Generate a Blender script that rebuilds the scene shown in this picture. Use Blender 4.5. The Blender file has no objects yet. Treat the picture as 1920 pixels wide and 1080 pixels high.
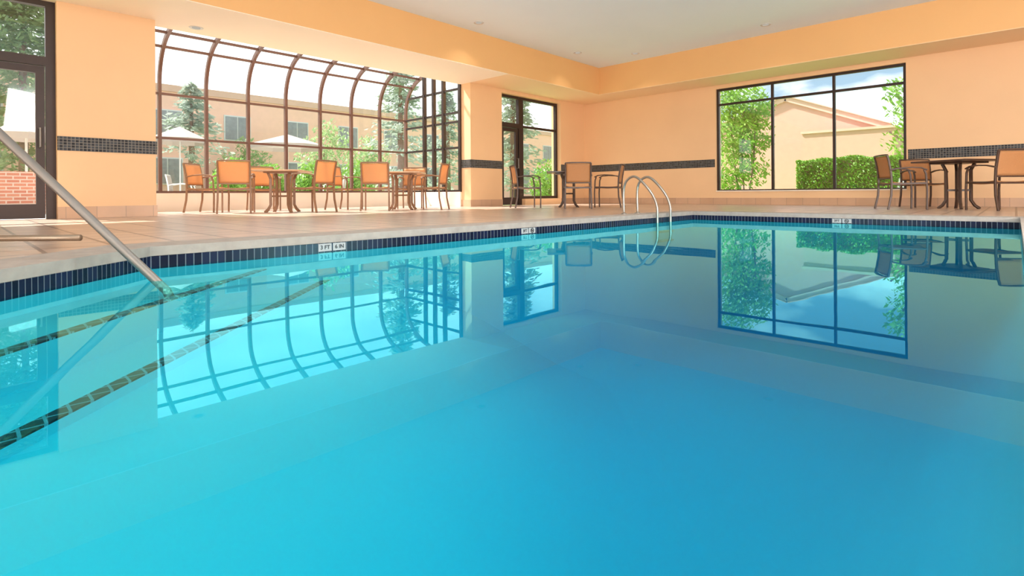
import bpy, math, random
from mathutils import Vector, Matrix
from mathutils.geometry import tessellate_polygon
random.seed(7)
C = bpy.context.scene.collection
R = math.radians
# ------------------------------------------------------------------ camera model
CAMZ = 0.29; FPX = 996.0; HEAD = R(43.5)
CH, SH = math.cos(HEAD), math.sin(HEAD)
YW = 9.2; XW = 12.8            # inner faces of the two visible walls
SOF = 2.89; CEI = 3.60; WAT = -0.10
def at(px, d, z=0.0):          # ground position seen in column px at distance d along the view
    t = (px-960)/FPX
    return Vector((d*(CH+SH*t), d*(SH-CH*t), z))
def wx(px, Y=YW):
    t = (px-960)/FPX
    return Y*(CH+SH*t)/(SH-CH*t)
def wy(px, X=XW):
    t = (px-960)/FPX
    return X*(SH-CH*t)/(CH+SH*t)

# ------------------------------------------------------------------ mesh builder
class MB:
    def __init__(s): s.v=[]; s.f=[]
    def add(s, vs, fs):
        n=len(s.v); s.v += [tuple(v) for v in vs]; s.f += [tuple(i+n for i in f) for f in fs]; return s
    def box(s, x0,x1,y0,y1,z0,z1):
        return s.add([(x0,y0,z0),(x1,y0,z0),(x1,y1,z0),(x0,y1,z0),(x0,y0,z1),(x1,y0,z1),(x1,y1,z1),(x0,y1,z1)],
            [(0,3,2,1),(4,5,6,7),(0,1,5,4),(1,2,6,5),(2,3,7,6),(3,0,4,7)])
    def bar(s, p, q, w, h, up=(0,0,1)):
        p=Vector(p); q=Vector(q); d=(q-p).normalized(); u=Vector(up)
        a=d.cross(u)
        if a.length<1e-4: a=d.cross(Vector((1,0,0)))
        a.normalize(); b=a.cross(d).normalized()
        vs=[]
        for c in (p,q):
            for i,j in ((-1,-1),(1,-1),(1,1),(-1,1)): vs.append(c+a*i*w/2+b*j*h/2)
        return s.add(vs,[(0,1,2,3),(7,6,5,4),(0,4,5,1),(1,5,6,2),(2,6,7,3),(3,7,4,0)])
    def sweep(s, pts, w, h, up=(1,0,0), n=4):   # rectangular (n=4) or round section swept on a path
        pts=[Vector(p) for p in pts]; N=len(pts); rings=[]
        prev=None
        for i,p in enumerate(pts):
            d=(pts[min(i+1,N-1)]-pts[max(i-1,0)]).normalized()
            if prev is None:
                a=Vector(up)-d*d.dot(Vector(up))
                if a.length<1e-3: a=Vector((0,0,1)).cross(d)
                if a.length<1e-3: a=Vector((0,1,0))
            else: a=prev-d*d.dot(prev)
            a.normalize(); prev=a; b=d.cross(a)
            if n==4:
                for ii,jj in ((-1,-1),(1,-1),(1,1),(-1,1)): rings.append(p+a*ii*w/2+b*jj*h/2)
            else:
                for k in range(n):
                    g=2*math.pi*k/n; rings.append(p+a*math.cos(g)*w/2+b*math.sin(g)*h/2)
        fs=[]
        for i in range(N-1):
            for k in range(n):
                k2=(k+1)%n; fs.append((i*n+k,i*n+k2,(i+1)*n+k2,(i+1)*n+k))
        fs.append(tuple(range(n-1,-1,-1))); fs.append(tuple((N-1)*n+k for k in range(n)))
        return s.add(rings,fs)
    def tube(s, pts, r, n=14): return s.sweep(pts,2*r,2*r,(0.3,0.2,1),n)
    def lathe(s, prof, c=(0,0,0), n=24):
        vs=[]; fs=[]
        for (r,z) in prof:
            for k in range(n):
                g=2*math.pi*k/n; vs.append((c[0]+r*math.cos(g),c[1]+r*math.sin(g),c[2]+z))
        for i in range(len(prof)-1):
            for k in range(n):
                k2=(k+1)%n; fs.append((i*n+k,i*n+k2,(i+1)*n+k2,(i+1)*n+k))
        fs.append(tuple(range(n-1,-1,-1))); fs.append(tuple((len(prof)-1)*n+k for k in range(n)))
        return s.add(vs,fs)
    def prism(s, loops, z0, z1, caps=(True,True)):
        L3=[[Vector((x,y,0)) for x,y in l] for l in loops]
        tri=tessellate_polygon(L3); flat=[p for l in L3 for p in l]; n=len(flat)
        vs=[(p.x,p.y,z0) for p in flat]+[(p.x,p.y,z1) for p in flat]; fs=[]
        for t in tri:
            a,b,c=[flat[i] for i in t]
            if (b-a).cross(c-a).z<0: t=(t[0],t[2],t[1])
            if caps[1]: fs.append(tuple(i+n for i in t))
            if caps[0]: fs.append((t[0],t[2],t[1]))
        o=0
        for l in L3:
            m=len(l)
            for k in range(m):
                a=o+k; b=o+(k+1)%m; fs.append((a,b,b+n,a+n))
            o+=m
        return s.add(vs,fs)
    def build(s, name, m, parent=None, smooth=False, bevel=0.0):
        me=bpy.data.meshes.new(name); me.from_pydata(s.v,[],s.f); me.update()
        me.materials.append(m)
        if smooth:
            for p in me.polygons: p.use_smooth=True
        o=bpy.data.objects.new(name,me); C.objects.link(o)
        if parent: o.parent=parent
        if bevel:
            b=o.modifiers.new('bevel','BEVEL'); b.width=bevel; b.segments=2; b.limit_method='ANGLE'
        return o
def tag(o,label=None,cat=None,group=None,kind=None):
    if label: o['label']=label
    if cat: o['category']=cat
    if group: o['group']=group
    if kind: o['kind']=kind
    return o
def empty(name,loc=(0,0,0),rz=0.0):
    o=bpy.data.objects.new(name,None); C.objects.link(o); o.location=loc; o.rotation_euler=(0,0,rz); o.empty_display_size=.1
    return o
def dup(root,loc,rz,label,group=None):
    r=root.copy(); C.objects.link(r); r.location=loc; r.rotation_euler=(0,0,rz); r['label']=label
    if group: r['group']=group
    for ch in [o for o in C.objects if o.parent==root]:
        c=ch.copy(); C.objects.link(c); c.parent=r
        for g in [o for o in C.objects if o.parent==ch]:
            e=g.copy(); C.objects.link(e); e.parent=c
    return r
# ------------------------------------------------------------------ materials
def newmat(name):
    m=bpy.data.materials.new(name); m.use_nodes=True; nt=m.node_tree; nt.nodes.clear()
    out=nt.nodes.new('ShaderNodeOutputMaterial'); return m,nt,out
def pmat(name,col,rough=.5,metal=0.0,var=.12,scale=6.0,bump=0.0,col2=None,spec=.5,trans=0.0):
    m,nt,out=newmat(name); N=nt.nodes; L=nt.links
    p=N.new('ShaderNodeBsdfPrincipled'); L.new(p.outputs[0],out.inputs[0])
    p.inputs['Roughness'].default_value=rough; p.inputs['Metallic'].default_value=metal
    p.inputs['Specular IOR Level'].default_value=spec
    tc=N.new('ShaderNodeTexCoord'); no=N.new('ShaderNodeTexNoise'); no.inputs['Scale'].default_value=scale; no.inputs['Detail'].default_value=4
    L.new(tc.outputs['Object'],no.inputs['Vector'])
    mx=N.new('ShaderNodeMix'); mx.data_type='RGBA'
    c2=col2 if col2 else tuple(c*(1-var*2) for c in col)
    mx.inputs['A'].default_value=(*c2,1); mx.inputs['B'].default_value=(*[min(1,c*(1+(var if not col2 else 0))) for c in col],1)
    L.new(no.outputs['Fac'],mx.inputs['Factor']); L.new(mx.outputs['Result'],p.inputs['Base Color'])
    if bump:
        b=N.new('ShaderNodeBump'); b.inputs['Strength'].default_value=bump; b.inputs['Distance'].default_value=.02
        L.new(no.outputs['Fac'],b.inputs['Height']); L.new(b.outputs[0],p.inputs['Normal'])
    if trans:
        t=N.new('ShaderNodeBsdfTranslucent'); L.new(mx.outputs['Result'],t.inputs[0])
        ms=N.new('ShaderNodeMixShader'); ms.inputs[0].default_value=trans
        L.new(p.outputs[0],ms.inputs[1]); L.new(t.outputs[0],ms.inputs[2]); L.new(ms.outputs[0],out.inputs[0])
    return m
def tilemat(name,mode,c1,c2,mortar,bw,rh,ms,rough=.3,offset=0.0,zoff=0.0,bump=.2,spec=.5):
    m,nt,out=newmat(name); N=nt.nodes; L=nt.links
    p=N.new('ShaderNodeBsdfPrincipled'); L.new(p.outputs[0],out.inputs[0]); p.inputs['Roughness'].default_value=rough
    p.inputs['Specular IOR Level'].default_value=spec
    g=N.new('ShaderNodeNewGeometry'); sx=N.new('ShaderNodeSeparateXYZ'); L.new(g.outputs['Position'],sx.inputs[0])
    cb=N.new('ShaderNodeCombineXYZ')
    if mode=='floor':
        L.new(sx.outputs['X'],cb.inputs['X']); L.new(sx.outputs['Y'],cb.inputs['Y'])
    else:
        ad=N.new('ShaderNodeMath'); ad.operation='ADD'; L.new(sx.outputs['X'],ad.inputs[0]); L.new(sx.outputs['Y'],ad.inputs[1])
        az=N.new('ShaderNodeMath'); az.operation='ADD'; L.new(sx.outputs['Z'],az.inputs[0]); az.inputs[1].default_value=zoff
        L.new(ad.outputs[0],cb.inputs['X']); L.new(az.outputs[0],cb.inputs['Y'])
    b=N.new('ShaderNodeTexBrick'); b.offset=offset; b.squash=1.0
    b.inputs['Color1'].default_value=(*c1,1); b.inputs['Color2'].default_value=(*c2,1); b.inputs['Mortar'].default_value=(*mortar,1)
    b.inputs['Scale'].default_value=1; b.inputs['Brick Width'].default_value=bw; b.inputs['Row Height'].default_value=rh
    b.inputs['Mortar Size'].default_value=ms; b.inputs['Mortar Smooth'].default_value=.1; b.inputs['Bias'].default_value=0
    L.new(cb.outputs[0],b.inputs['Vector'])
    no=N.new('ShaderNodeTexNoise'); no.inputs['Scale'].default_value=3; no.inputs['Detail'].default_value=5; L.new(g.outputs['Position'],no.inputs['Vector'])
    mr=N.new('ShaderNodeMapRange'); mr.inputs['To Min'].default_value=.82; mr.inputs['To Max'].default_value=1.15; L.new(no.outputs['Fac'],mr.inputs['Value'])
    mx=N.new('ShaderNodeMix'); mx.data_type='RGBA'; mx.blend_type='MULTIPLY'; mx.inputs['Factor'].default_value=1
    L.new(b.outputs['Color'],mx.inputs['A']); L.new(mr.outputs[0],mx.inputs['B']); L.new(mx.outputs['Result'],p.inputs['Base Color'])
    bp=N.new('ShaderNodeBump'); bp.inputs['Strength'].default_value=bump; bp.inputs['Distance'].default_value=.004; bp.invert=True
    L.new(b.outputs['Fac'],bp.inputs['Height']); L.new(bp.outputs[0],p.inputs['Normal'])
    return m
def glassmat():
    m,nt,out=newmat('clear window glass'); N=nt.nodes; L=nt.links
    t=N.new('ShaderNodeBsdfTransparent'); t.inputs[0].default_value=(.95,.96,.96,1)
    g=N.new('ShaderNodeBsdfGlossy'); g.inputs['Roughness'].default_value=.02
    ms=N.new('ShaderNodeMixShader'); ms.inputs[0].default_value=.06
    L.new(t.outputs[0],ms.inputs[1]); L.new(g.outputs[0],ms.inputs[2]); L.new(ms.outputs[0],out.inputs[0]); return m
def watermat():
    m,nt,out=newmat('pool water'); N=nt.nodes; L=nt.links
    t=N.new('ShaderNodeBsdfTransparent'); t.inputs[0].default_value=(.58,1,1,1)
    g=N.new('ShaderNodeBsdfGlossy'); g.inputs['Roughness'].default_value=.004; g.inputs['Color'].default_value=(.33,.97,1.0,1)
    fr=N.new('ShaderNodeFresnel'); fr.inputs['IOR'].default_value=1.52
    geo=N.new('ShaderNodeNewGeometry'); inv=N.new('ShaderNodeMath'); inv.operation='SUBTRACT'; inv.inputs[0].default_value=1
    L.new(geo.outputs['Backfacing'],inv.inputs[1]); mu=N.new('ShaderNodeMath'); mu.operation='MULTIPLY'
    L.new(fr.outputs[0],mu.inputs[0]); L.new(inv.outputs[0],mu.inputs[1])
    no=N.new('ShaderNodeTexNoise'); no.inputs['Scale'].default_value=1.6; no.inputs['Detail'].default_value=2; L.new(geo.outputs['Position'],no.inputs['Vector'])
    bp=N.new('ShaderNodeBump'); bp.inputs['Strength'].default_value=.04; bp.inputs['Distance'].default_value=.02
    L.new(no.outputs['Fac'],bp.inputs['Height']); L.new(bp.outputs[0],g.inputs['Normal'])
    ms=N.new('ShaderNodeMixShader'); L.new(mu.outputs[0],ms.inputs[0]); L.new(t.outputs[0],ms.inputs[1]); L.new(g.outputs[0],ms.inputs[2])
    L.new(ms.outputs[0],out.inputs[0])
    v=N.new('ShaderNodeVolumeAbsorption'); v.inputs['Color'].default_value=(0.0,.868,.935,1); v.inputs['Density'].default_value=1.6
    L.new(v.outputs[0],out.inputs['Volume']); return m
def emat(name,col,s):
    m,nt,out=newmat(name); e=nt.nodes.new('ShaderNodeEmission'); e.inputs[0].default_value=(*col,1); e.inputs[1].default_value=s
    nt.links.new(e.outputs[0],out.inputs[0]); return m
M={}
M['wall']=pmat('peach orange painted plaster',(.89,.58,.325),.6,var=.03,scale=1.5)
M['bulk']=pmat('orange bulkhead paint',(.86,.49,.20),.6,var=.03,scale=1.2)
M['soff']=pmat('soffit paint with window light',(.97,.86,.70),.6,var=.02,scale=1.2)  # pale copy of the bulkhead colour, window light put into the tone
M['soffr']=pmat('soffit paint with bounce light',(.95,.69,.43),.6,var=.02,scale=1.2)  # brightened bulkhead colour, stands in for light bounced up from the deck
M['cream']=pmat('cream painted plaster',(.92,.82,.70),.6,var=.03,scale=2)
M['ceil']=pmat('off white ceiling paint',(.82,.92,.99),.8,var=.02,scale=1)
M['deck']=tilemat('beige tan deck tile','floor',(.60,.44,.34),(.50,.355,.275),(.22,.145,.11),.33,.33,.012,.28)
M['base']=tilemat('terracotta beige base tile','wall',(.66,.42,.27),(.60,.37,.23),(.45,.30,.2),.33,.2,.005,.3)
M['band']=tilemat('dark mosaic band','wall',(.003,.004,.008),(.05,.058,.07),(.22,.20,.17),.042,.038,.004,.4,zoff=-.91+.038*40,spec=.25)
M['ptile']=tilemat('navy waterline tile','wall',(.004,.006,.02),(.010,.014,.045),(.13,.15,.18),.042,.3,.0028,.25,zoff=.28,spec=.3)
M['nose']=tilemat('navy step tile','floor',(.002,.004,.012),(.006,.010,.028),(.16,.26,.32),.055,.055,.004,.3,spec=.2)
M['coping']=pmat('brushed concrete coping',(.40,.345,.30),.75,var=.16,scale=14,bump=.3)
M['shell']=pmat('turquoise pool plaster',(.10,.51,.62),.7,var=.03,scale=1.2)
M['frame']=pmat('dark bronze window frame',(.045,.028,.024),.4,metal=.3,var=.1)
M['frame2']=pmat('brown solarium rib',(.17,.09,.07),.4,metal=.2,var=.1)
M['glass']=glassmat(); M['water']=watermat()
M['steel']=pmat('brushed stainless steel',(.27,.245,.22),.5,metal=.8,var=.05,scale=30)
M['chrome']=pmat('polished stainless steel',(.42,.39,.35),.3,metal=.9,var=.05,scale=30)
M['brass']=pmat('aged tan rail tube',(.32,.24,.17),.4,metal=.7,var=.06,scale=20)
M['wood']=pmat('honey brown furniture frame',(.30,.16,.085),.4,var=.15,scale=18)
M['darkwood']=pmat('dark brown furniture frame',(.085,.045,.03),.4,var=.15,scale=18)
M['sling']=pmat('orange tan woven sling',(.84,.48,.23),.6,var=.06,scale=90,bump=.2,trans=.4)
M['slingd']=pmat('rust orange woven sling',(.66,.32,.13),.6,var=.06,scale=90,bump=.2,trans=.25)
M['top']=pmat('warm laminate table top',(.66,.43,.26),.25,var=.1,scale=9)
M['topd']=pmat('dark laminate table top',(.10,.055,.04),.25,var=.1,scale=9)
M['white']=pmat('white painted surface',(.70,.70,.68),.5,var=.02)
M['mtile']=pmat('off white marker tile',(.40,.41,.41),.4,var=.05)
M['canvas']=pmat('white parasol canvas',(.46,.40,.36),.8,var=.03,trans=.15)
M['black']=pmat('black lettering',(.015,.015,.02),.4,var=.0)
M['stucco']=pmat('pink beige stucco',(.64,.36,.28),.85,var=.05,scale=4)
M['stucco2']=pmat('pale beige stucco',(.68,.44,.35),.85,var=.05,scale=4)
M['stucco3']=pmat('light courtyard stucco',(.93,.56,.44),.85,var=.05,scale=4)
M['brick']=tilemat('red brick wall','wall',(.42,.13,.09),(.52,.20,.13),(.55,.42,.36),.22,.075,.012,.8,offset=.5)
M['roof']=pmat('pale tan roof',(.60,.45,.37),.7)
M['dglass']=pmat('grey building glass',(.30,.31,.33),.3,var=.2)
M['grass']=pmat('lawn grass',(.28,.46,.12),.9,var=.25,scale=3,bump=.4)
M['conc']=pmat('pale patio concrete',(.80,.74,.68),.85,var=.08,scale=3)
M['leafy']=pmat('yellow green leaves',(.34,.56,.07),.5,col2=(.12,.30,.03),scale=2.5,trans=.35)
M['hedge']=pmat('bright green hedge leaves',(.24,.46,.04),.5,col2=(.09,.27,.02),scale=2,trans=.3)
M['shrub']=pmat('mid green shrub leaves',(.28,.50,.08),.5,col2=(.12,.32,.05),scale=2,trans=.3)
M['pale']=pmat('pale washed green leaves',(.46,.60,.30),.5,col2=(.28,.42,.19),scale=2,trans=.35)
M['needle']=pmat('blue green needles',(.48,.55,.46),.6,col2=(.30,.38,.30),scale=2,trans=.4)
M['needle2']=pmat('olive pine needles',(.30,.42,.20),.6,col2=(.13,.21,.09),scale=2,trans=.35)
M['bark']=pmat('brown bark',(.26,.17,.13),.9,var=.2,scale=12,bump=.5)
M['lens']=emat('warm downlight lens',(1,.9,.75),.5)

# ------------------------------------------------------------------ setting
AX,AY=.745,3.45; PX=7.5; PYR=-.03; PXL=-1.3; CHC=AY-AX
def ring(o):     # pool outline offset outwards by o
    kk=o*math.tan(R(22.5))
    return [(AX-kk,AY+o),(PXL-o,PXL+CHC+kk),(PXL-o,PYR-o),(PX+o,PYR-o),(PX+o,AY+o)]
pool=ring(0); outer=ring(.33)
SOX0=1.91; SOX1=wx(883); SOY=11.76; WT=9.53
room=[(-5.3,-5.3),(13.1,-5.3),(13.1,WT),(SOX1+.1,WT),(SOX1+.1,SOY+.1),(SOX0-.1,SOY+.1),(SOX0-.1,WT),(-5.3,WT)]
tag(MB().prism([room,outer],-.3,0).build('floor',M['deck']),kind='structure')
CB=-.038; TB=-.110; FL=-1.35
tag(MB().prism([outer,pool],CB,.012).build('pool_coping',M['coping'],bevel=.008),'speckled concrete coping edging the pool','coping',kind='structure')
tl=MB(); bs=MB(); n=len(pool)
for i in range(n):
    a=pool[i]; b=pool[(i+1)%n]
    tl.add([(*a,TB),(*b,TB),(*b,CB),(*a,CB)],[(0,1,2,3)])
lv=[(0,TB),(0,-.55)]+[(-.9*(1-math.cos(R(g_))),-.55-.8*math.sin(R(g_))) for g_ in range(10,91,10)]
vs=[];fs=[]
for o_,z_ in lv: vs+=[(x,y,z_) for x,y in ring(o_)]
for j in range(len(lv)-1):
    for i in range(n):
        i2=(i+1)%n; fs.append((j*n+i,j*n+i2,(j+1)*n+i2,(j+1)*n+i))
fs.append(tuple((len(lv)-1)*n+i for i in range(n)))
bs.add(vs,fs)
tag(tl.build('trim_1',M['ptile']),'row of navy waterline tiles around pool','tile trim',kind='structure')
tag(bs.build('pool_basin',M['shell'],smooth=True),'turquoise plaster pool basin','pool',kind='structure')
def stepc(c): return [(AX,AY),(PXL,PXL+CHC),(PXL,PXL+c),(AY-c,AY)]
for c,z in ((2.08,-.18),(1.652,-.30)):
    o=tag(MB().prism([stepc(c)],-1.35,z).build('pool_step',M['shell']),kind='structure')
    d=.026*1.414
    nm=MB().prism([[(AY-c,AY),(AY-c-2*d,AY),(PXL,PXL+c+2*d),(PXL,PXL+c)]],z,z+.006)
    nm.build('step_nosing',M['nose'],o)
rp=MB(); vs=[];fs=[]; nn=20
for i in range(nn+1):
    u=i/nn; c=1.652-3.0*u; z=-.33-1.022*(3*u*u-2*u**3)
    vs+=[(AY-c,AY,z),(PXL,PXL+c,z)]
for i in range(nn): fs.append((2*i,2*i+1,2*i+3,2*i+2))
tag(rp.add(vs,fs).build('pool_slope',M['shell'],smooth=True),kind='structure')
e=.008
wp=[(AX-e*.4,AY+e),(PXL-e,PXL+CHC+e*.4),(PXL-e,PYR-e),(PX+e,PYR-e),(PX+e,AY+e)]
tag(MB().prism([wp[::-1]],-1.45,WAT).build('pool_water',M['water']),'still turquoise water filling the swimming pool','water',kind='stuff')

# walls
P1a,P1b=wx(108),wx(293); P2b=wx(942); W2b=wx(1052)
DX0=-1.5
wl=MB()
for a,b,z0,z1 in ((-5.3,DX0,0,SOF),(P1a,P1b,0,SOF),(SOX1,P2b,0,SOF),(W2b,XW+.3,0,SOF)): wl.box(a,b,YW,WT,z0,z1)
MULL2=wx(985)
wl.box(P2b,W2b,YW,WT,2.80,SOF); wl.box(MULL2,W2b,YW,WT,0,.16)
tag(wl.build('wall_left',M['wall']),kind='structure')
WY0,WY1=wy(1700),wy(1343)
wb=MB()
wb.box(XW,XW+.3,-5.3,WY0,0,SOF); wb.box(XW,XW+.3,WY1,YW,0,SOF); wb.box(XW,XW+.3,WY0,WY1,0,.31); wb.box(XW,XW+.3,WY0,WY1,2.80,SOF)
tag(wb.build('wall_back',M['wall']),kind='structure')
tag(MB().box(-5.3,-5,-5.3,WT,0,CEI).build('wall_near_left',M['wall']),kind='structure')
tag(MB().box(-5,XW+.3,-5.3,-5,0,CEI).build('wall_near_right',M['wall']),kind='structure')
tag(MB().box(-5.3,13.1,-5.3,WT,CEI,4.0).build('ceiling',M['ceil']),kind='structure')
BY,BX=7.98,11.78
tag(MB().box(-5,XW+.3,BY,WT,SOF+.01,CEI).build('trim_2',M['bulk']),'orange bulkhead along the window wall','bulkhead',kind='structure')
tag(MB().box(BX,XW+.3,-5,BY,SOF+.01,CEI).build('trim_3',M['bulk']),'orange bulkhead along the far wall','bulkhead',kind='structure')
tag(MB().box(-5,SOX1,BY,WT,SOF,SOF+.01).build('trim_6',M['soff']),'soffit underside with window light in its colour above the curved glass','soffit',kind='structure')  # thin plates added so the bulkhead undersides look lit
tag(MB().box(SOX1,XW,BY,WT,SOF,SOF+.01).build('trim_7',M['soffr']),'soffit underside with bounce light in its colour above the far door','soffit',kind='structure')
tag(MB().box(BX,XW,-5,BY,SOF,SOF+.01).build('trim_8',M['soffr']),'soffit underside with bounce light in its colour above the far wall window','soffit',kind='structure')
bd=MB(); bt=.012
bd.box(P1a,P1b+bt,YW-bt,YW,.91,1.10); bd.box(P1b,P1b+bt,YW,WT,.91,1.10)
bd.box(SOX1-bt,P2b,YW-bt,YW,.91,1.10); bd.box(SOX1-bt,SOX1,YW,WT,.91,1.10)
bd.box(W2b,XW,YW-bt,YW,.91,1.10)
tag(bd.build('trim_4',M['band']),'dark mosaic tile band on left wall piers','tile band',kind='structure')
bd=MB(); bd.box(XW-bt,XW,WY1+.03,YW-bt,.91,1.10); bd.box(XW-bt,XW,-5,WY0-.03,.91,1.10)
tag(bd.build('trim_5',M['band']),'dark mosaic tile band on far wall','tile band',kind='structure')
bb=MB(); h=.16
bb.box(P1a,P1b+bt,YW-bt,YW,0,h); bb.box(P1b,P1b+bt,YW,WT,0,h); bb.box(SOX1-bt,P2b,YW-bt,YW,0,h); bb.box(SOX1-bt,SOX1,YW,WT,0,h); bb.box(W2b,XW,YW-bt,YW,0,h)
tag(bb.build('baseboard_left',M['base']),kind='structure')
tag(MB().box(XW-bt,XW,-5,YW-bt,0,h).build('baseboard_back',M['base']),kind='structure')

# windows
def window(name,axis,pos,u0,u1,z0,z1,mull,trans,m,fw=.07,dp=.08,label=None):
    root=empty(name,(0,0,0)); tag(root,label,'window',kind='structure')
    def bx(mb,ua,ub,za,zb,d0=0,d1=dp):
        if axis=='y': mb.box(ua,ub,pos+d0,pos+d1,za,zb)
        else: mb.box(pos+d0,pos+d1,ua,ub,za,zb)
        return mb
    f=MB(); bx(f,u0,u0+fw,z0,z1); bx(f,u1-fw,u1,z0,z1); bx(f,u0+fw,u1-fw,z0,z0+fw); bx(f,u0+fw,u1-fw,z1-fw,z1)
    f.build('window_frame',m,root)
    for u in mull: bx(MB(),u-fw/2,u+fw/2,z0+fw,z1-fw,.005,dp-.005).build('mullion',m,root)
    for (ua,ub,z,t) in trans: bx(MB(),ua,ub,z-t/2,z+t/2,.01,dp-.01).build('transom_bar',m,root)
    bx(MB(),u0+fw/2,u1-fw/2,z0+fw/2,z1-fw/2,dp/2-.003,dp/2+.003).build('glass',M['glass'],root)
    return root
window('window_1','x',XW+.06,WY0,WY1,.31,2.80,[wy(1447),wy(1563)],[(WY0,WY1,2.42,.05)],M['frame'],.05,.08,'wide three bay bronze framed window on far wall')
MB().box(XW-.02,XW+.05,WY0,WY1,.31,.335).build('window_sill',M['cream'],bpy.data.objects['window_1'])
window('window_2','y',YW+.12,MULL2,W2b,.16,2.80,[],[(MULL2,W2b,2.04,.06)],M['frame'],.07,.08,'tall narrow window right of the far glass door')
def glassdoor(name,x0,x1,ztop,head,label):
    root=empty(name,(0,0,0)); tag(root,label,'door',kind='structure'); y=YW+.12
    f=MB(); fw=.10
    f.box(x0,x0+fw,y,y+.1,0,ztop); f.box(x1-fw,x1,y,y+.1,0,ztop); f.box(x0+fw,x1-fw,y,y+.1,ztop-.07,ztop); f.box(x0+fw,x1-fw,y,y+.1,head,head+.12)
    f.build('door_frame',M['frame'],root)
    s=MB(); a,b=x0+fw+.01,x1-fw-.01; sw=.09
    s.box(a,a+sw,y+.02,y+.08,.01,head-.01); s.box(b-sw,b,y+.02,y+.08,.01,head-.01); s.box(a+sw,b-sw,y+.02,y+.08,.01,.20); s.box(a+sw,b-sw,y+.02,y+.08,head-.1,head-.01)
    lf=s.build('door_leaf',M['frame'],root)
    hx=b-.05
    MB().tube([(hx,y+.02,.95),(hx,y-.04,.95),(hx,y-.04,1.2),(hx,y+.02,1.2)],.012).build('handle',M['steel'],lf)
    MB().box(a+sw/2,b-sw/2,y+.047,y+.053,.15,head-.05).box(x0+.05,x1-.05,y+.047,y+.053,head+.06,ztop-.03).build('glass',M['glass'],root)
glassdoor('door_1',DX0,P1a,2.89,2.03,'large dark framed glass door at far left')
glassdoor('door_2',P2b,MULL2,2.80,1.98,'far glass door between cream pier and narrow window')

# solarium (curved glass bay)
sol=empty('window_3'); tag(sol,'curved glass solarium bay with brown ribs','window',kind='structure')
prof=[(SOY,.35),(SOY,2.40)]
for a in range(8,73,8): prof.append((SOY-.9+.9*math.cos(R(a)),2.40+.9*math.sin(R(a))))
yy,zz=prof[-1]; prof.append((WT+.0,zz+(yy-WT)*math.tan(R(18))))
sp=(SOX1-2.71)/7.0
ribs=[SOX1-sp*i for i in range(9)]
for x in ribs:
    MB().sweep([(x,y,z) for y,z in prof],.055,.085,(1,0,0)).build('curved_rib',M['frame2'],sol)
for (y,z) in ((SOY,.37),(SOY,1.40),(SOY,2.24),prof[7],prof[-2],(WT+.8,prof[-1][1]-.8*math.tan(R(18)))):
    MB().bar((SOX0,y,z),(SOX1,y,z),.045,.045).build('horizontal_bar',M['frame2'],sol)
g=MB(); vs=[];fs=[]
for x in (SOX0,SOX1): vs+=[(x,y+.01,z) for y,z in prof]
npf=len(prof)
for i in range(npf-1): fs.append((i,i+1,i+1+npf,i+npf))
g.add(vs,fs)
for x in (SOX0-.01,SOX1+.01):
    pts=[(x,y,z) for y,z in prof]+[(x,WT,.35)]
    g.add(pts,[tuple(range(len(pts)))])
g.build('glass',M['glass'],sol)
ya,yb=SOX1/(wx(797)/YW), SOX1/(wx(833)/YW)
ye=[ya, (ya+yb)/2, yb, WT+.03]
def ztop(y):
    for i in range(npf-1):
        y0,z0=prof[i]; y1,z1=prof[i+1]
        if y1<=y<=y0 and y0!=y1: return z0+(z1-z0)*(y0-y)/(y0-y1)
    return 2.4
for xx in (SOX1,SOX0):
    for y in ye: MB().bar((xx,y,.35),(xx,y,ztop(y)),.08,.08,(1,0,0)).build('end_mullion',M['frame'],sol)
    for z in (.37,1.40,2.02,2.24): MB().bar((xx,WT,z),(xx,SOY,z),.05,.05).build('end_bar',M['frame'],sol)
    MB().bar((xx,WT,2.8),(xx,SOY-.12,2.8),.05,.05).build('end_bar',M['frame'],sol)
lw=MB(); lw.box(SOX0-.1,SOX1+.1,SOY-.06,SOY+.1,0,.35); lw.box(SOX0-.1,SOX0+.04,WT,SOY-.06,0,.35); lw.box(SOX1-.04,SOX1+.1,WT,SOY-.06,0,.35)
tag(lw.build('wall_solarium',M['cream']),kind='structure')
# ------------------------------------------------------------------ ceiling downlights and added fill lamps
def can(px,d,z,label):
    p=at(px,d,z); r=empty('ceiling_light',p); tag(r,label,'ceiling light')
    MB().lathe([(.062,-.002),(.095,-.008),(.10,-.001)]).build('trim_ring',M['white'],r,True)
    MB().lathe([(.06,-.006),(.055,-.010),(.02,-.012)]).build('lens',M['lens'],r,True)
    return p
cans=[can(900,10.25,CEI,'round recessed ceiling light nearest the window wall bulkhead'),
 can(1085,12.5,CEI,'small recessed downlight left of the bulkhead corner'),
 can(1193,12.6,CEI,'small recessed downlight right of the bulkhead corner'),
 can(1438,10.5,CEI,'round recessed ceiling light nearest the far wall bulkhead'),
 can(370,8.2,SOF,'recessed downlight in soffit above curved glass bay')]
for p in cans:
    l=bpy.data.lights.new('downlight','SPOT'); l.energy=40; l.spot_size=R(110); l.spot_blend=1; l.shadow_soft_size=.06; l.color=(1,.93,.84)
    o=bpy.data.objects.new('downlight_lamp',l); C.objects.link(o); o.location=p-Vector((0,0,.03))
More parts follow.
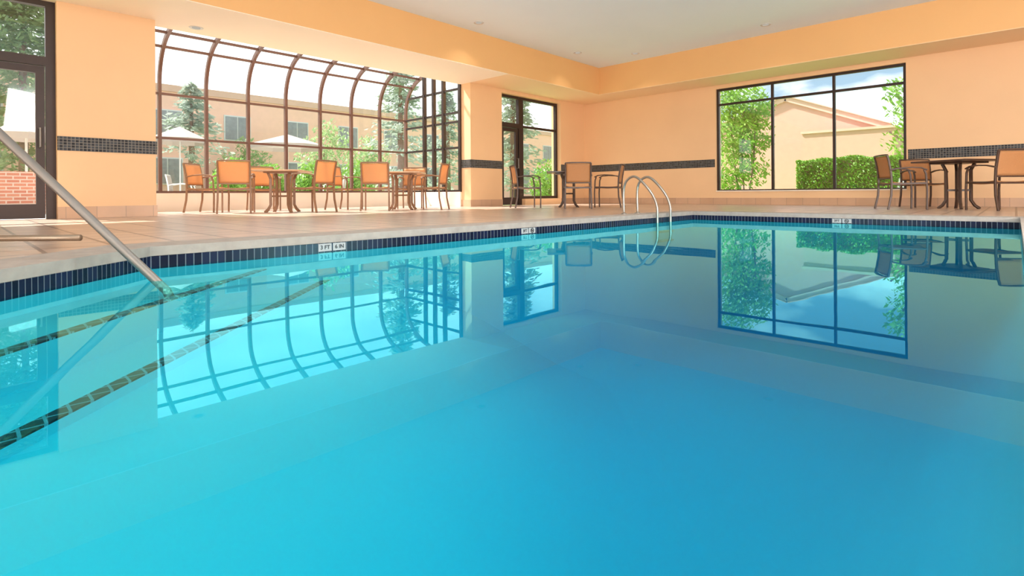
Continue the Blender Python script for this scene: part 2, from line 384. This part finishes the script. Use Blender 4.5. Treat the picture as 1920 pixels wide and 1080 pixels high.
for loc,e_,aim in (((-3.8,-2.6,3.2),200,(8,7,1.6)),((2.0,-4.2,3.2),170,(11,5,1.6)),
                   ((3.6,1.0,3.5),150,(3.6,1.1,0)),((-2.5,-3.5,.8),260,(5,4,3.6)),((5.0,-3.6,.8),220,(9,3,3.6)),((-3.4,3.0,.5),50,(4,8.6,2.9))):
    l=bpy.data.lights.new('fill lamp','AREA'); l.energy=e_; l.shape='RECTANGLE'; l.size=2.4; l.size_y=1.6; l.color=(1,.98,.96)  # unseen fill lamps and uplights, added to brighten walls, ceiling and pool
    o=bpy.data.objects.new('fill_lamp',l); C.objects.link(o); o.location=loc
    if loc[2]<1: l.size_y=.8
    o.rotation_euler=(Vector(loc)-Vector(aim)).to_track_quat('Z','Y').to_euler()

# ------------------------------------------------------------------ furniture
def make_chair(name,label,fm,sm,cat='chair'):
    t=empty(name); tag(t,label,cat)
    W=.25
    for s in (-1,1):
        MB().sweep([(s*W,.26,0),(s*W,.265,.3),(s*W,.25,.56),(s*W,.225,.625)],.025,.025).build('leg',fm,t,bevel=.004)
        MB().sweep([(s*W,-.27,0),(s*(W-.005),-.225,.22),(s*(W-.01),-.215,.42),(s*(W-.01),-.225,.60),(s*(W-.01),-.255,.78),(s*(W-.01),-.275,.865)],.028,.028).build('leg',fm,t,bevel=.004)
        MB().sweep([(s*(W-.005),-.235,.625),(s*W,-.10,.655),(s*W,.06,.665),(s*W,.19,.655),(s*W,.265,.62)],.042,.020).build('armrest',fm,t,bevel=.006)
    f=MB()
    f.bar((-W,.25,.41),(W,.25,.41),.024,.028); f.bar((-W,-.22,.40),(W,-.22,.40),.024,.028)
    f.bar((-W,-.22,.405),(-W,.25,.415),.022,.028); f.bar((W,-.22,.405),(W,.25,.415),.022,.028)
    f.build('seat_frame',fm,t)
    def sheet(fn,nu,nv,th):
        vs=[];fs=[]
        for k in (0,1):
            for i in range(nu+1):
                for j in range(nv+1): vs.append(fn(i/nu*2-1,j/nv,k*th))
        o=(nu+1)*(nv+1)
        for i in range(nu):
            for j in range(nv):
                a=i*(nv+1)+j; b=a+nv+1
                fs.append((a,b,b+1,a+1)); fs.append((a+o,a+1+o,b+1+o,b+o))
        for i in range(nu):
            a=i*(nv+1); b=a+nv+1; fs.append((a,a+o,b+o,b)); a+=nv; b+=nv; fs.append((a,b,b+o,a+o))
        for j in range(nv):
            a=j; fs.append((a,a+1,a+1+o,a+o)); a=nu*(nv+1)+j; fs.append((a,a+o,a+1+o,a+1))
        return MB().add(vs,fs)
    sheet(lambda u,v,h:(u*(W-.02),-.20+.45*v+ (.02 if v>.99 else 0),.425-.02*(1-u*u)-.03*math.sin(math.pi*v)*.6+h-(.02 if v>.95 else 0)),8,8,.014).build('seat',sm,t,True)
    sheet(lambda u,v,h:(u*(W-.022),-.212-.02*v-.038*v*v-.012*(1-u*u)+h,.50+.355*v),10,8,.012).build('backrest',sm,t,True)
    MB().sweep([(-(W-.006),-.276,.868),(-.12,-.288,.872),(.12,-.288,.872),(W-.006,-.276,.868)],.024,.026,(0,0,1)).build('top_rail',fm,t,bevel=.004)
    MB().sweep([(-(W-.01),-.218,.492),(-.12,-.228,.492),(.12,-.228,.492),(W-.01,-.218,.492)],.022,.022,(0,0,1)).build('lower_rail',fm,t,bevel=.004)
    return t
def make_table(name,label,fm,tm,size=.80,h=.73,g=.15,lt=.045):
    t=empty(name); tag(t,label,'table')
    s=size/2
    MB().box(-s,s,-s,s,h-.026,h).build('tabletop',tm,t,bevel=.008)
    MB().box(-.24,.24,-.24,.24,h-.05,h-.026).build('support_plate',fm,t)
    for i in (-1,1):
        for j in (-1,1):
            q=g+.07
            MB().sweep([(i*q,j*q,0),(i*(g+.03),j*(g+.03),.05),(i*g,j*g,.13),(i*g,j*g,.58),(i*(g+.03),j*(g+.03),h-.05)],lt,lt,(1,0,0)).build('leg',fm,t,bevel=.004)
    MB().bar((-g,-g,.28),(g,g,.28),.02,.03).bar((-g,g,.28),(g,-g,.28),.02,.03).build('stretcher',fm,t)
    return t
G1='chairs at the sunlit tables by the solarium'
def face(p,q): d=q-p; return math.atan2(d.y,d.x)-math.pi/2
used={}
def chair(proto,px,d,to,label,group=None,z=0,turn=0):
    p=at(px,d,z)
    rz=(HEAD-math.pi/2) if to=='away' else face(p,to)
    rz+=R(turn)
    if proto not in used:
        used[proto]=1; proto.location=p; proto.rotation_euler=(0,0,rz); proto['label']=label; r=proto
    else: r=dup(proto,p,rz,label)
    if group: r['group']=group
    return r
sun_chair=make_chair('patio_armchair','x',M['wood'],M['sling'])
dark_chair=make_chair('patio_armchair','x',M['darkwood'],M['slingd'])
T1=at(530,9.35); T2=at(755,10.4); T3=at(1066,11.3); T4=at(1797,8.6)
t1=make_table('dining_table','square honey brown table in left group before the curved glass',M['wood'],M['top'])
t1.location=T1; t1.rotation_euler=(0,0,R(48))
t2=dup(t1,T2,R(44),'square honey brown table nearest the cream pier')
t3=make_table('dining_table','dark square table standing in front of the far glass door',M['darkwood'],M['topd'],g=.10,lt=.034)
t3.location=T3; t3.rotation_euler=(0,0,R(40))
t4=dup(t3,T4,R(56),'dark square table beside the far wall window')
t4.scale=(1.1,1.1,1.07); t3.scale=(1.15,1.15,1.03)
chair(sun_chair,388,9.6,T1,'sunlit tan armchair leftmost of the left solarium group',G1,turn=10)
chair(sun_chair,443,9.0,'away','orange backed armchair seen from behind in left solarium group',G1,turn=20)
chair(sun_chair,589,9.1,T1,'tan armchair in profile on right side of left solarium table',G1)
chair(sun_chair,494,10.5,T1,'tan armchair behind the left solarium table facing the pool',G1)
chair(sun_chair,645,10.8,T2,'sunlit armchair leftmost of the group nearest cream pier',G1)
chair(sun_chair,707,9.8,'away','orange backed armchair seen from behind nearest cream pier',G1,turn=6)
chair(sun_chair,810,10.3,T2,'tan armchair in profile right of table by cream pier',G1)
chair(sun_chair,773,11.3,T2,'armchair behind the table by cream pier facing the pool',G1)
chair(dark_chair,985,11.1,T3,'dark framed armchair left of the table at far glass door')
chair(dark_chair,1083,10.3,'away','rust orange armchair seen from behind at far glass door',turn=-4)
chair(dark_chair,1143,11.0,T3,'dark framed armchair in profile just left of pool ladder')
chair(dark_chair,1688,8.6,T4,'dark framed armchair leftmost of group under far window',turn=-14)
chair(dark_chair,1730,9.6,T4,'dark framed armchair behind the left chair under far window')
chair(dark_chair,1872,7.8,'away','brown backed armchair at right edge of photo, back towards the pool',turn=0)
white_chair=make_chair('garden_chair','x',M['white'],M['canvas'])
chair(white_chair,340,12.6,at(430,13),'white garden chair on patio behind left end of solarium',z=-.08)
chair(white_chair,628,14.2,at(540,14),'white garden chair on patio right of the white parasol',z=-.08)

# ------------------------------------------------------------------ pool hardware
def smooth(pts,n=6):
    P=[Vector(p) for p in pts]; out=[]
    for i in range(len(P)-1):
        p0=P[max(i-1,0)];p1=P[i];p2=P[i+1];p3=P[min(i+2,len(P)-1)]
        for k in range(n):
            t=k/n; out.append(.5*((2*p1)+(p2-p0)*t+(2*p0-5*p1+4*p2-p3)*t*t+(3*p1-p0-3*p2+p3)*t**3))
    out.append(P[-1]); return out
hr=empty('pool_handrail',(.64,2.90,0)); tag(hr,'thick stainless handrail slanting down into water over corner steps','handrail')
q=.7071
def hp(s,z): return (-q*s,q*s,z)
MB().tube([hp(-.075,-.18),hp(-.07,-.170)]+[hp(s,-.09+s*.975) for s in (-.06,0,.3,.6,.9)]+[hp(1.0,.86),hp(1.1,.905),hp(1.25,.92),hp(1.36,.885),hp(1.42,.80),hp(1.43,.6),hp(1.43,.0)],.0195,18).build('rail_tube',M['steel'],hr,True)
MB().lathe([(.05,0),(.05,.012),(.024,.02)],hp(1.43,0)).build('flange',M['steel'],hr,True)
dr=empty('deck_rail',(*at(150,3.06)[:2],0)); tag(dr,'low horizontal tan rail end above deck at left edge','rail')
a=Vector((0,0,0)); b=at(-60,3.06)-at(150,3.06)
MB().tube([a+Vector((0,0,.055)),b+Vector((0,0,.055)),b*1.15+Vector((0,0,.05)),b*1.2+Vector((0,0,0))],.018,16).build('rail_tube',M['brass'],dr,True)
MB().lathe([(.012,.0),(.012,.04)],b*.75).build('support_post',M['brass'],dr)
ld=empty('pool_ladder',(6.5,3.45,0)); tag(ld,'stainless pool ladder with two curved grab rails','ladder')
for x in (-.18,.18):
    pts=smooth([(x,.44,0),(x,.445,.28),(x,.42,.42),(x,.34,.50),(x,.24,.50),(x,.11,.39),(x,0,.25),(x,-.055,.11),(x,-.06,-.05),(x,-.06,-.36)],6)
    MB().tube(pts,.0165,14).build('grab_rail',M['chrome'],ld,True)
    MB().lathe([(.042,.001),(.042,.012),(.02,.02)],(x,.44,0)).build('flange',M['chrome'],ld,True)
for z in (-.22,-.34): MB().box(-.17,.17,-.11,-.04,z-.012,z+.012).build('tread',M['chrome'],ld)

# depth markers
def textmesh(s,size,parent,loc,rot,m,name='lettering'):
    cu=bpy.data.curves.new('t','FONT'); cu.body=s; cu.size=size; cu.align_x='CENTER'; cu.align_y='CENTER'; cu.extrude=.0008; cu.offset=.0006
    o=bpy.data.objects.new('t',cu); C.objects.link(o); bpy.context.view_layer.update()
    me=bpy.data.meshes.new_from_object(o.evaluated_get(bpy.context.evaluated_depsgraph_get()))
    bpy.data.objects.remove(o); me.materials.clear(); me.materials.append(m)
    r=bpy.data.objects.new(name,me); C.objects.link(r); r.parent=parent; r.location=loc; r.rotation_euler=rot; return r
def marker(loc,rz,label,parts):
    r=empty('depth_marker',loc,rz); tag(r,label,'depth marker')
    x=-.100*(len(parts)-1)/2*1.06
    for s in parts:
        MB().box(x-.048,x+.048,-.004,0,-.026,.026).build('marker_tile',M['mtile'],r)
        if s!='NO': textmesh(s,.038,r,(x,-.0055,0),(R(90),0,0),M['black'])
        else:
            rg=[(x+.020*math.cos(2*math.pi*i/24),-.006,.020*math.sin(2*math.pi*i/24)) for i in range(25)]
            MB().sweep(rg,.003,.006,(0,1,0)).bar((x-.014,-.006,.014),(x+.014,-.006,-.014),.005,.004).bar((x-.012,-.0065,-.004),(x+.012,-.0065,.004),.007,.004).build('no_diving_symbol',M['black'],r)
        x+=.106
    return r
mz=-.069
marker((wx(622,AY),AY,mz),0,'white depth marker tile pair on near left pool edge',['3 FT','6 IN'])
marker((wx(990,AY),AY,mz),0,'white depth and no diving tiles midway along left pool edge',['3FT','NO'])
marker((PX,wy(1578,PX),mz),R(-90),'white depth and no diving tiles on far pool edge',['3FT','NO'])

# ------------------------------------------------------------------ outdoors
big=[(-60,-60),(120,-60),(120,120),(-60,120)]
tag(MB().prism([big,room],-.5,-.1).build('lawn',M['grass']),'green lawn outside the windows','lawn',kind='structure')
tag(MB().box(-4,12,SOY+.12,21,-.1,-.08).build('patio',M['conc']),'pale concrete patio beyond the solarium','patio',kind='structure')
def leafquad(mb,c,s,asp=1.0,dirv=None):
    n=Vector((random.gauss(0,1),random.gauss(0,1),random.gauss(0,1))).normalized()
    a=dirv if dirv is not None else n.orthogonal().normalized()
    b=a.cross(n)
    if b.length<.05: b=a.orthogonal()
    b.normalize(); a=a*s*asp; b=b*s*.5
    mb.add([c-a*.5,c+b*.5,c+a*.5,c-b*.5],[(0,1,2,3)])
def crown(blobs,n,s):
    mb=MB(); vol=[b[1]**3 for b in blobs]
    for _ in range(n):
        c,r,sq=random.choices(blobs,vol)[0]
        d=Vector((random.gauss(0,1),random.gauss(0,1),random.gauss(0,1))).normalized()*r*(random.random()**.35)
        leafquad(mb,Vector(c)+Vector((d.x,d.y,d.z*sq)),s*random.uniform(.6,1.3),1.4)
    return mb
def leafy(loc,blobs,n,s,label,stems,m='leafy',name='leafy_tree'):
    r=empty(name,loc); tag(r,label,'tree')
    crown(blobs,n,s).build('foliage',M[m],r)
    for st in stems: MB().sweep(smooth(st,3),.05,.05,(1,0,0),6).build('trunk',M['bark'],r)
    return r
def spruce(loc,h,rad,n,label,m='needle',z0=.4,p=.8):
    r=empty('spruce_tree',loc); tag(r,label,'tree'); mb=MB()
    MB().lathe([(.14,0),(.10,h*.5),(.02,h*.97)],n=8).build('trunk',M['bark'],r)
    nb=int(n/26)
    for i in range(nb):
        t=random.random()**.8; z=z0+(h-z0)*t; L=rad*(1-t)**p*random.uniform(.75,1.1)+.12; g=random.uniform(0,6.283)
        d=Vector((math.cos(g),math.sin(g),-.25))
        for j in range(26):
            u=random.random()**.7; c=Vector((0,0,z))+d*L*u+Vector((0,0,.18*L*u*u))+Vector([random.gauss(0,.06) for _ in range(3)])
            leafquad(mb,c,random.uniform(.10,.2),1.6,(d+Vector((random.gauss(0,.5),random.gauss(0,.5),random.gauss(0,.3)))).normalized())
    mb.build('foliage',M[m],r); return r
Z=-.1
leafy(at(1397,16.5,Z),[((0,0,3.0),.75,1.1),((.2,.35,2.3),.75,1.1),((-.1,-.3,2.2),.6,1.1),((.1,.45,1.3),.7,1.2),((0,-.25,1.1),.5,1.2),((0,.5,3.3),.6,1),((0,-.55,2.9),.4,.8),((0,-.6,1.9),.3,.8),((0,.6,.6),.5,1)],5600,.11,'young yellow green tree left side of far wall window',
      [[(0,0,0),(.05,.1,1.5),(0,0,3.2)],[(.1,.2,0),(.2,.4,1.4),(.1,.5,3.0)],[(-.1,-.1,0),(-.1,-.3,1.4),(0,-.3,2.6)]])
leafy(at(1733,12.9,Z),[((0,.05,2.55),.75,1.15),((0,.5,2.9),.35,1.1),((.1,.45,1.7),.45,1)],1000,.11,'sparse branching tree at right side of far wall window',
      [[(0,0,0),(.05,0,1.2),(0,.1,2.6)],[(.05,0,1.2),(.1,.4,1.6),(.1,.7,1.9)],[(0,0,1.8),(.1,.4,2.5),(.1,.6,3.1)]])
leafy((44,10.5,Z),[((0,0,3.6),1.6,1),((.3,1.6,3.2),1.2,1),((.3,-1.5,3.0),1.3,1)],2200,.30,'distant green tree behind low pink annex',[[(0,0,0),(0,0,1.5),(0,0,3)]])
hr_=empty('hedge',(19.2,3.2,Z)); tag(hr_,'clipped bright green hedge below far wall window','hedge')
mb=MB()
for _ in range(15000):
    f=random.random(); x=random.uniform(-.6,.6); y=random.uniform(-2.4,1.9); z=random.uniform(.05,1.43)
    if f<.6: x=-.6+abs(random.gauss(0,.04))
    elif f<.85: z=1.43-abs(random.gauss(0,.04))
    elif f<.95: y=1.9-abs(random.gauss(0,.04))
    bump=.035*math.sin(y*3.1)+.025*math.sin(y*7+z*4)
    leafquad(mb,Vector((x+bump,y,z+bump)),random.uniform(.05,.095),1.3)
mb.build('foliage',M['hedge'],hr_)
MB().box(-.5,.5,-2.3,1.8,0,1.33).build('inner_branches',M['bark'],hr_)
gb=empty('gable_building',(30,8.7,Z)); tag(gb,'pink beige gabled building behind the hedge','building')
def yz_prism(mb,poly,x0,x1):
    n=len(poly); vs=[(x0,y,z) for y,z in poly]+[(x1,y,z) for y,z in poly]
    fs=[tuple(range(n)),tuple(range(2*n-1,n-1,-1))]+[(i,i+n,(i+1)%n+n,(i+1)%n) for i in range(n)]
    return mb.add(vs,fs)
yz_prism(MB(),[(-4.2,0),(7.5,0),(7.5,2.6),(0,5.2),(-4.2,3.45)],0,8).build('wall',M['stucco'],gb)
mb=MB(); mb.bar((-.05,0,5.28),(-.05,-4.5,3.40),.3,.13,(1,0,0)); mb.bar((-.05,0,5.28),(-.05,7.8,2.60),.3,.13,(1,0,0))
mb.build('roof_edge',M['stucco2'],gb)
mb=MB()
mb.add([(-.2,0,5.38),(8.3,0,5.38),(8.3,-4.6,3.48),(-.2,-4.6,3.48)],[(0,1,2,3)]); mb.add([(-.2,0,5.38),(8.3,0,5.38),(8.3,7.9,2.68),(-.2,7.9,2.68)],[(3,2,1,0)])
mb.build('roof',M['roof'],gb)
ab=empty('annex_building',(26.5,5.1,Z)); tag(ab,'low flat roofed pink annex right of the gabled building','building')
MB().box(0,3,-1.5,1.9,0,3.0).build('wall',M['stucco'],ab); MB().box(-.06,3.06,-1.56,1.96,3.0,3.1).build('parapet',M['stucco2'],ab)
cb=empty('courtyard_building',(14,27,Z)); tag(cb,'long pink beige building across the courtyard','building')
MB().box(-26,26,0,8,0,5.0).build('wall',M['stucco3'],cb); MB().box(-26.2,26.2,-.06,8.2,5.0,5.3).build('roof_edge',M['stucco2'],cb)
for i in range(17):
    x=-22+i*2.9
    for z0_,z1_ in ((.9,2.1),(3.0,4.2)):
        f=MB().box(x-.6,x+.6,-.05,0,z0_,z1_).build('window',M['white'],cb); MB().box(x-.54,x-.03,-.08,-.05,z0_+.06,z1_-.06).box(x+.03,x+.54,-.08,-.05,z0_+.06,z1_-.06).build('pane',M['dglass'],f)
tag(MB().box(-6,1.6,15.6,15.95,-.1,.85).build('brick_wall',M['brick']),'low red brick garden wall outside the left glass door','garden wall')
spruce(at(752,18.5,Z),5.4,1.5,2800,'blue green spruce behind right end of solarium')
spruce(at(962,21,Z),5.4,1.6,4500,'blue green spruce behind the far glass door')
spruce(at(840,24,Z),5.0,1.3,2400,'spruce seen through the solarium end panes')
spruce(at(45,16.8,Z),8.5,2.9,17000,'large olive pine outside the left glass door','needle2',.9,.45)
spruce(at(360,20,Z),4.6,1.5,2000,'pale conifer behind left end of solarium','needle',1.6)
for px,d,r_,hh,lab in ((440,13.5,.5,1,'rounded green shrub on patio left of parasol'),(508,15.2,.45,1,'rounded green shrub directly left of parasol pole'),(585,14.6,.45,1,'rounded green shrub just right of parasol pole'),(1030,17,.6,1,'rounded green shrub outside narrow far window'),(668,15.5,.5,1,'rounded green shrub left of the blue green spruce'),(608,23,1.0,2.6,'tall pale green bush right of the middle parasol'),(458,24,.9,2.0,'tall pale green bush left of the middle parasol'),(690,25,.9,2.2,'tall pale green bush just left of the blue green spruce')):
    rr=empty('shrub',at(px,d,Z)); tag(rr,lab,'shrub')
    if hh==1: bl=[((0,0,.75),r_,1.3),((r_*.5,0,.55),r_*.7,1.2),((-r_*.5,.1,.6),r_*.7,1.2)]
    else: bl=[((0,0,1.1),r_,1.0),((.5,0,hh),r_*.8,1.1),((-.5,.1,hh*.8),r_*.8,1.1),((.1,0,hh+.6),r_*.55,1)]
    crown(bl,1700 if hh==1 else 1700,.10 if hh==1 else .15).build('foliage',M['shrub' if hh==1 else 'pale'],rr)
    MB().lathe([(.05,0),(.03,.5 if hh==1 else 2.2)],n=8).build('trunk',M['bark'],rr)
def parasol(px,d,rad,label,z=2.25):
    r=empty('parasol',at(px,d,-.08)); tag(r,label,'parasol')
    MB().lathe([(.025,.05),(.025,z+.35)],n=10).build('pole',M['white'],r)
    MB().lathe([(.28,0),(.28,.06),(.05,.10)]).build('base',M['conc'],r)
    mb=MB(); n=8; vs=[(0,0,z+.42)]+[(rad*math.cos(2*math.pi*i/n),rad*math.sin(2*math.pi*i/n),z) for i in range(n)]
    vs+=[(rad*math.cos(2*math.pi*i/n),rad*math.sin(2*math.pi*i/n),z-.15) for i in range(n)]
    fs=[(0,1+i,1+(i+1)%n) for i in range(n)]+[(1+i,1+n+i,1+n+(i+1)%n,1+(i+1)%n) for i in range(n)]
    mb.add(vs,fs).build('canopy',M['canvas'],r)
parasol(540,20,1.35,'open white parasol on patio seen through middle of solarium')
parasol(338,17.5,.85,'open white parasol seen through left end of solarium')
parasol(50,12.4,.62,'open white parasol seen through left glass door',1.85)

# ------------------------------------------------------------------ sun, sky, camera
SUN=Vector((-.30,.75,.95)).normalized()
l=bpy.data.lights.new('sun','SUN'); l.energy=13.0; l.angle=R(2.5); l.color=(1,.97,.92)
o=bpy.data.objects.new('sun',l); C.objects.link(o)
o.rotation_euler=SUN.to_track_quat('Z','Y').to_euler()
wd=bpy.data.worlds.new('sky'); bpy.context.scene.world=wd; wd.use_nodes=True; nt=wd.node_tree; N=nt.nodes; L=nt.links; N.clear()
out=N.new('ShaderNodeOutputWorld'); bg=N.new('ShaderNodeBackground'); L.new(bg.outputs[0],out.inputs[0])
tc=N.new('ShaderNodeTexCoord'); mp=N.new('ShaderNodeMapping'); mp.inputs['Scale'].default_value=(1,1,2.2); L.new(tc.outputs['Generated'],mp.inputs[0])
no=N.new('ShaderNodeTexNoise'); no.inputs['Scale'].default_value=5.5; no.inputs['Detail'].default_value=7; L.new(mp.outputs[0],no.inputs['Vector'])
cr=N.new('ShaderNodeValToRGB'); cr.color_ramp.elements[0].position=.42; cr.color_ramp.elements[0].color=(.24,.36,.46,1); cr.color_ramp.elements[1].position=.60; cr.color_ramp.elements[1].color=(.9,.9,.9,1)
L.new(no.outputs['Fac'],cr.inputs[0])
# bright haze on the sun's side of the sky
dt=N.new('ShaderNodeVectorMath'); dt.operation='DOT_PRODUCT'; L.new(tc.outputs['Generated'],dt.inputs[0]); dt.inputs[1].default_value=Vector((-.2,.98,0)).normalized()
mr=N.new('ShaderNodeMapRange'); mr.inputs['From Min'].default_value=.15; mr.inputs['From Max'].default_value=.75; mr.inputs['To Max'].default_value=.72; L.new(dt.outputs['Value'],mr.inputs['Value'])
mx=N.new('ShaderNodeMix'); mx.data_type='RGBA'; L.new(mr.outputs[0],mx.inputs['Factor']); L.new(cr.outputs[0],mx.inputs['A']); mx.inputs['B'].default_value=(1,.98,.96,1)
L.new(mx.outputs['Result'],bg.inputs[0]); bg.inputs[1].default_value=2.3
cam=bpy.data.cameras.new('camera'); co=bpy.data.objects.new('camera',cam); C.objects.link(co)
cam.sensor_width=36; cam.lens=FPX/1920*36; cam.shift_y=-176.4/1920; cam.clip_start=.02; cam.clip_end=400
co.matrix_world=Matrix.Translation((0,0,CAMZ))@Matrix.Rotation(HEAD-math.pi/2,4,'Z')@Matrix.Rotation(math.pi/2,4,'X')@Matrix.Rotation(R(-.402),4,'Z')
bpy.context.scene.camera=co
vs=bpy.context.scene.view_settings; vs.view_transform='Standard'; vs.look='None'; vs.exposure=0.0
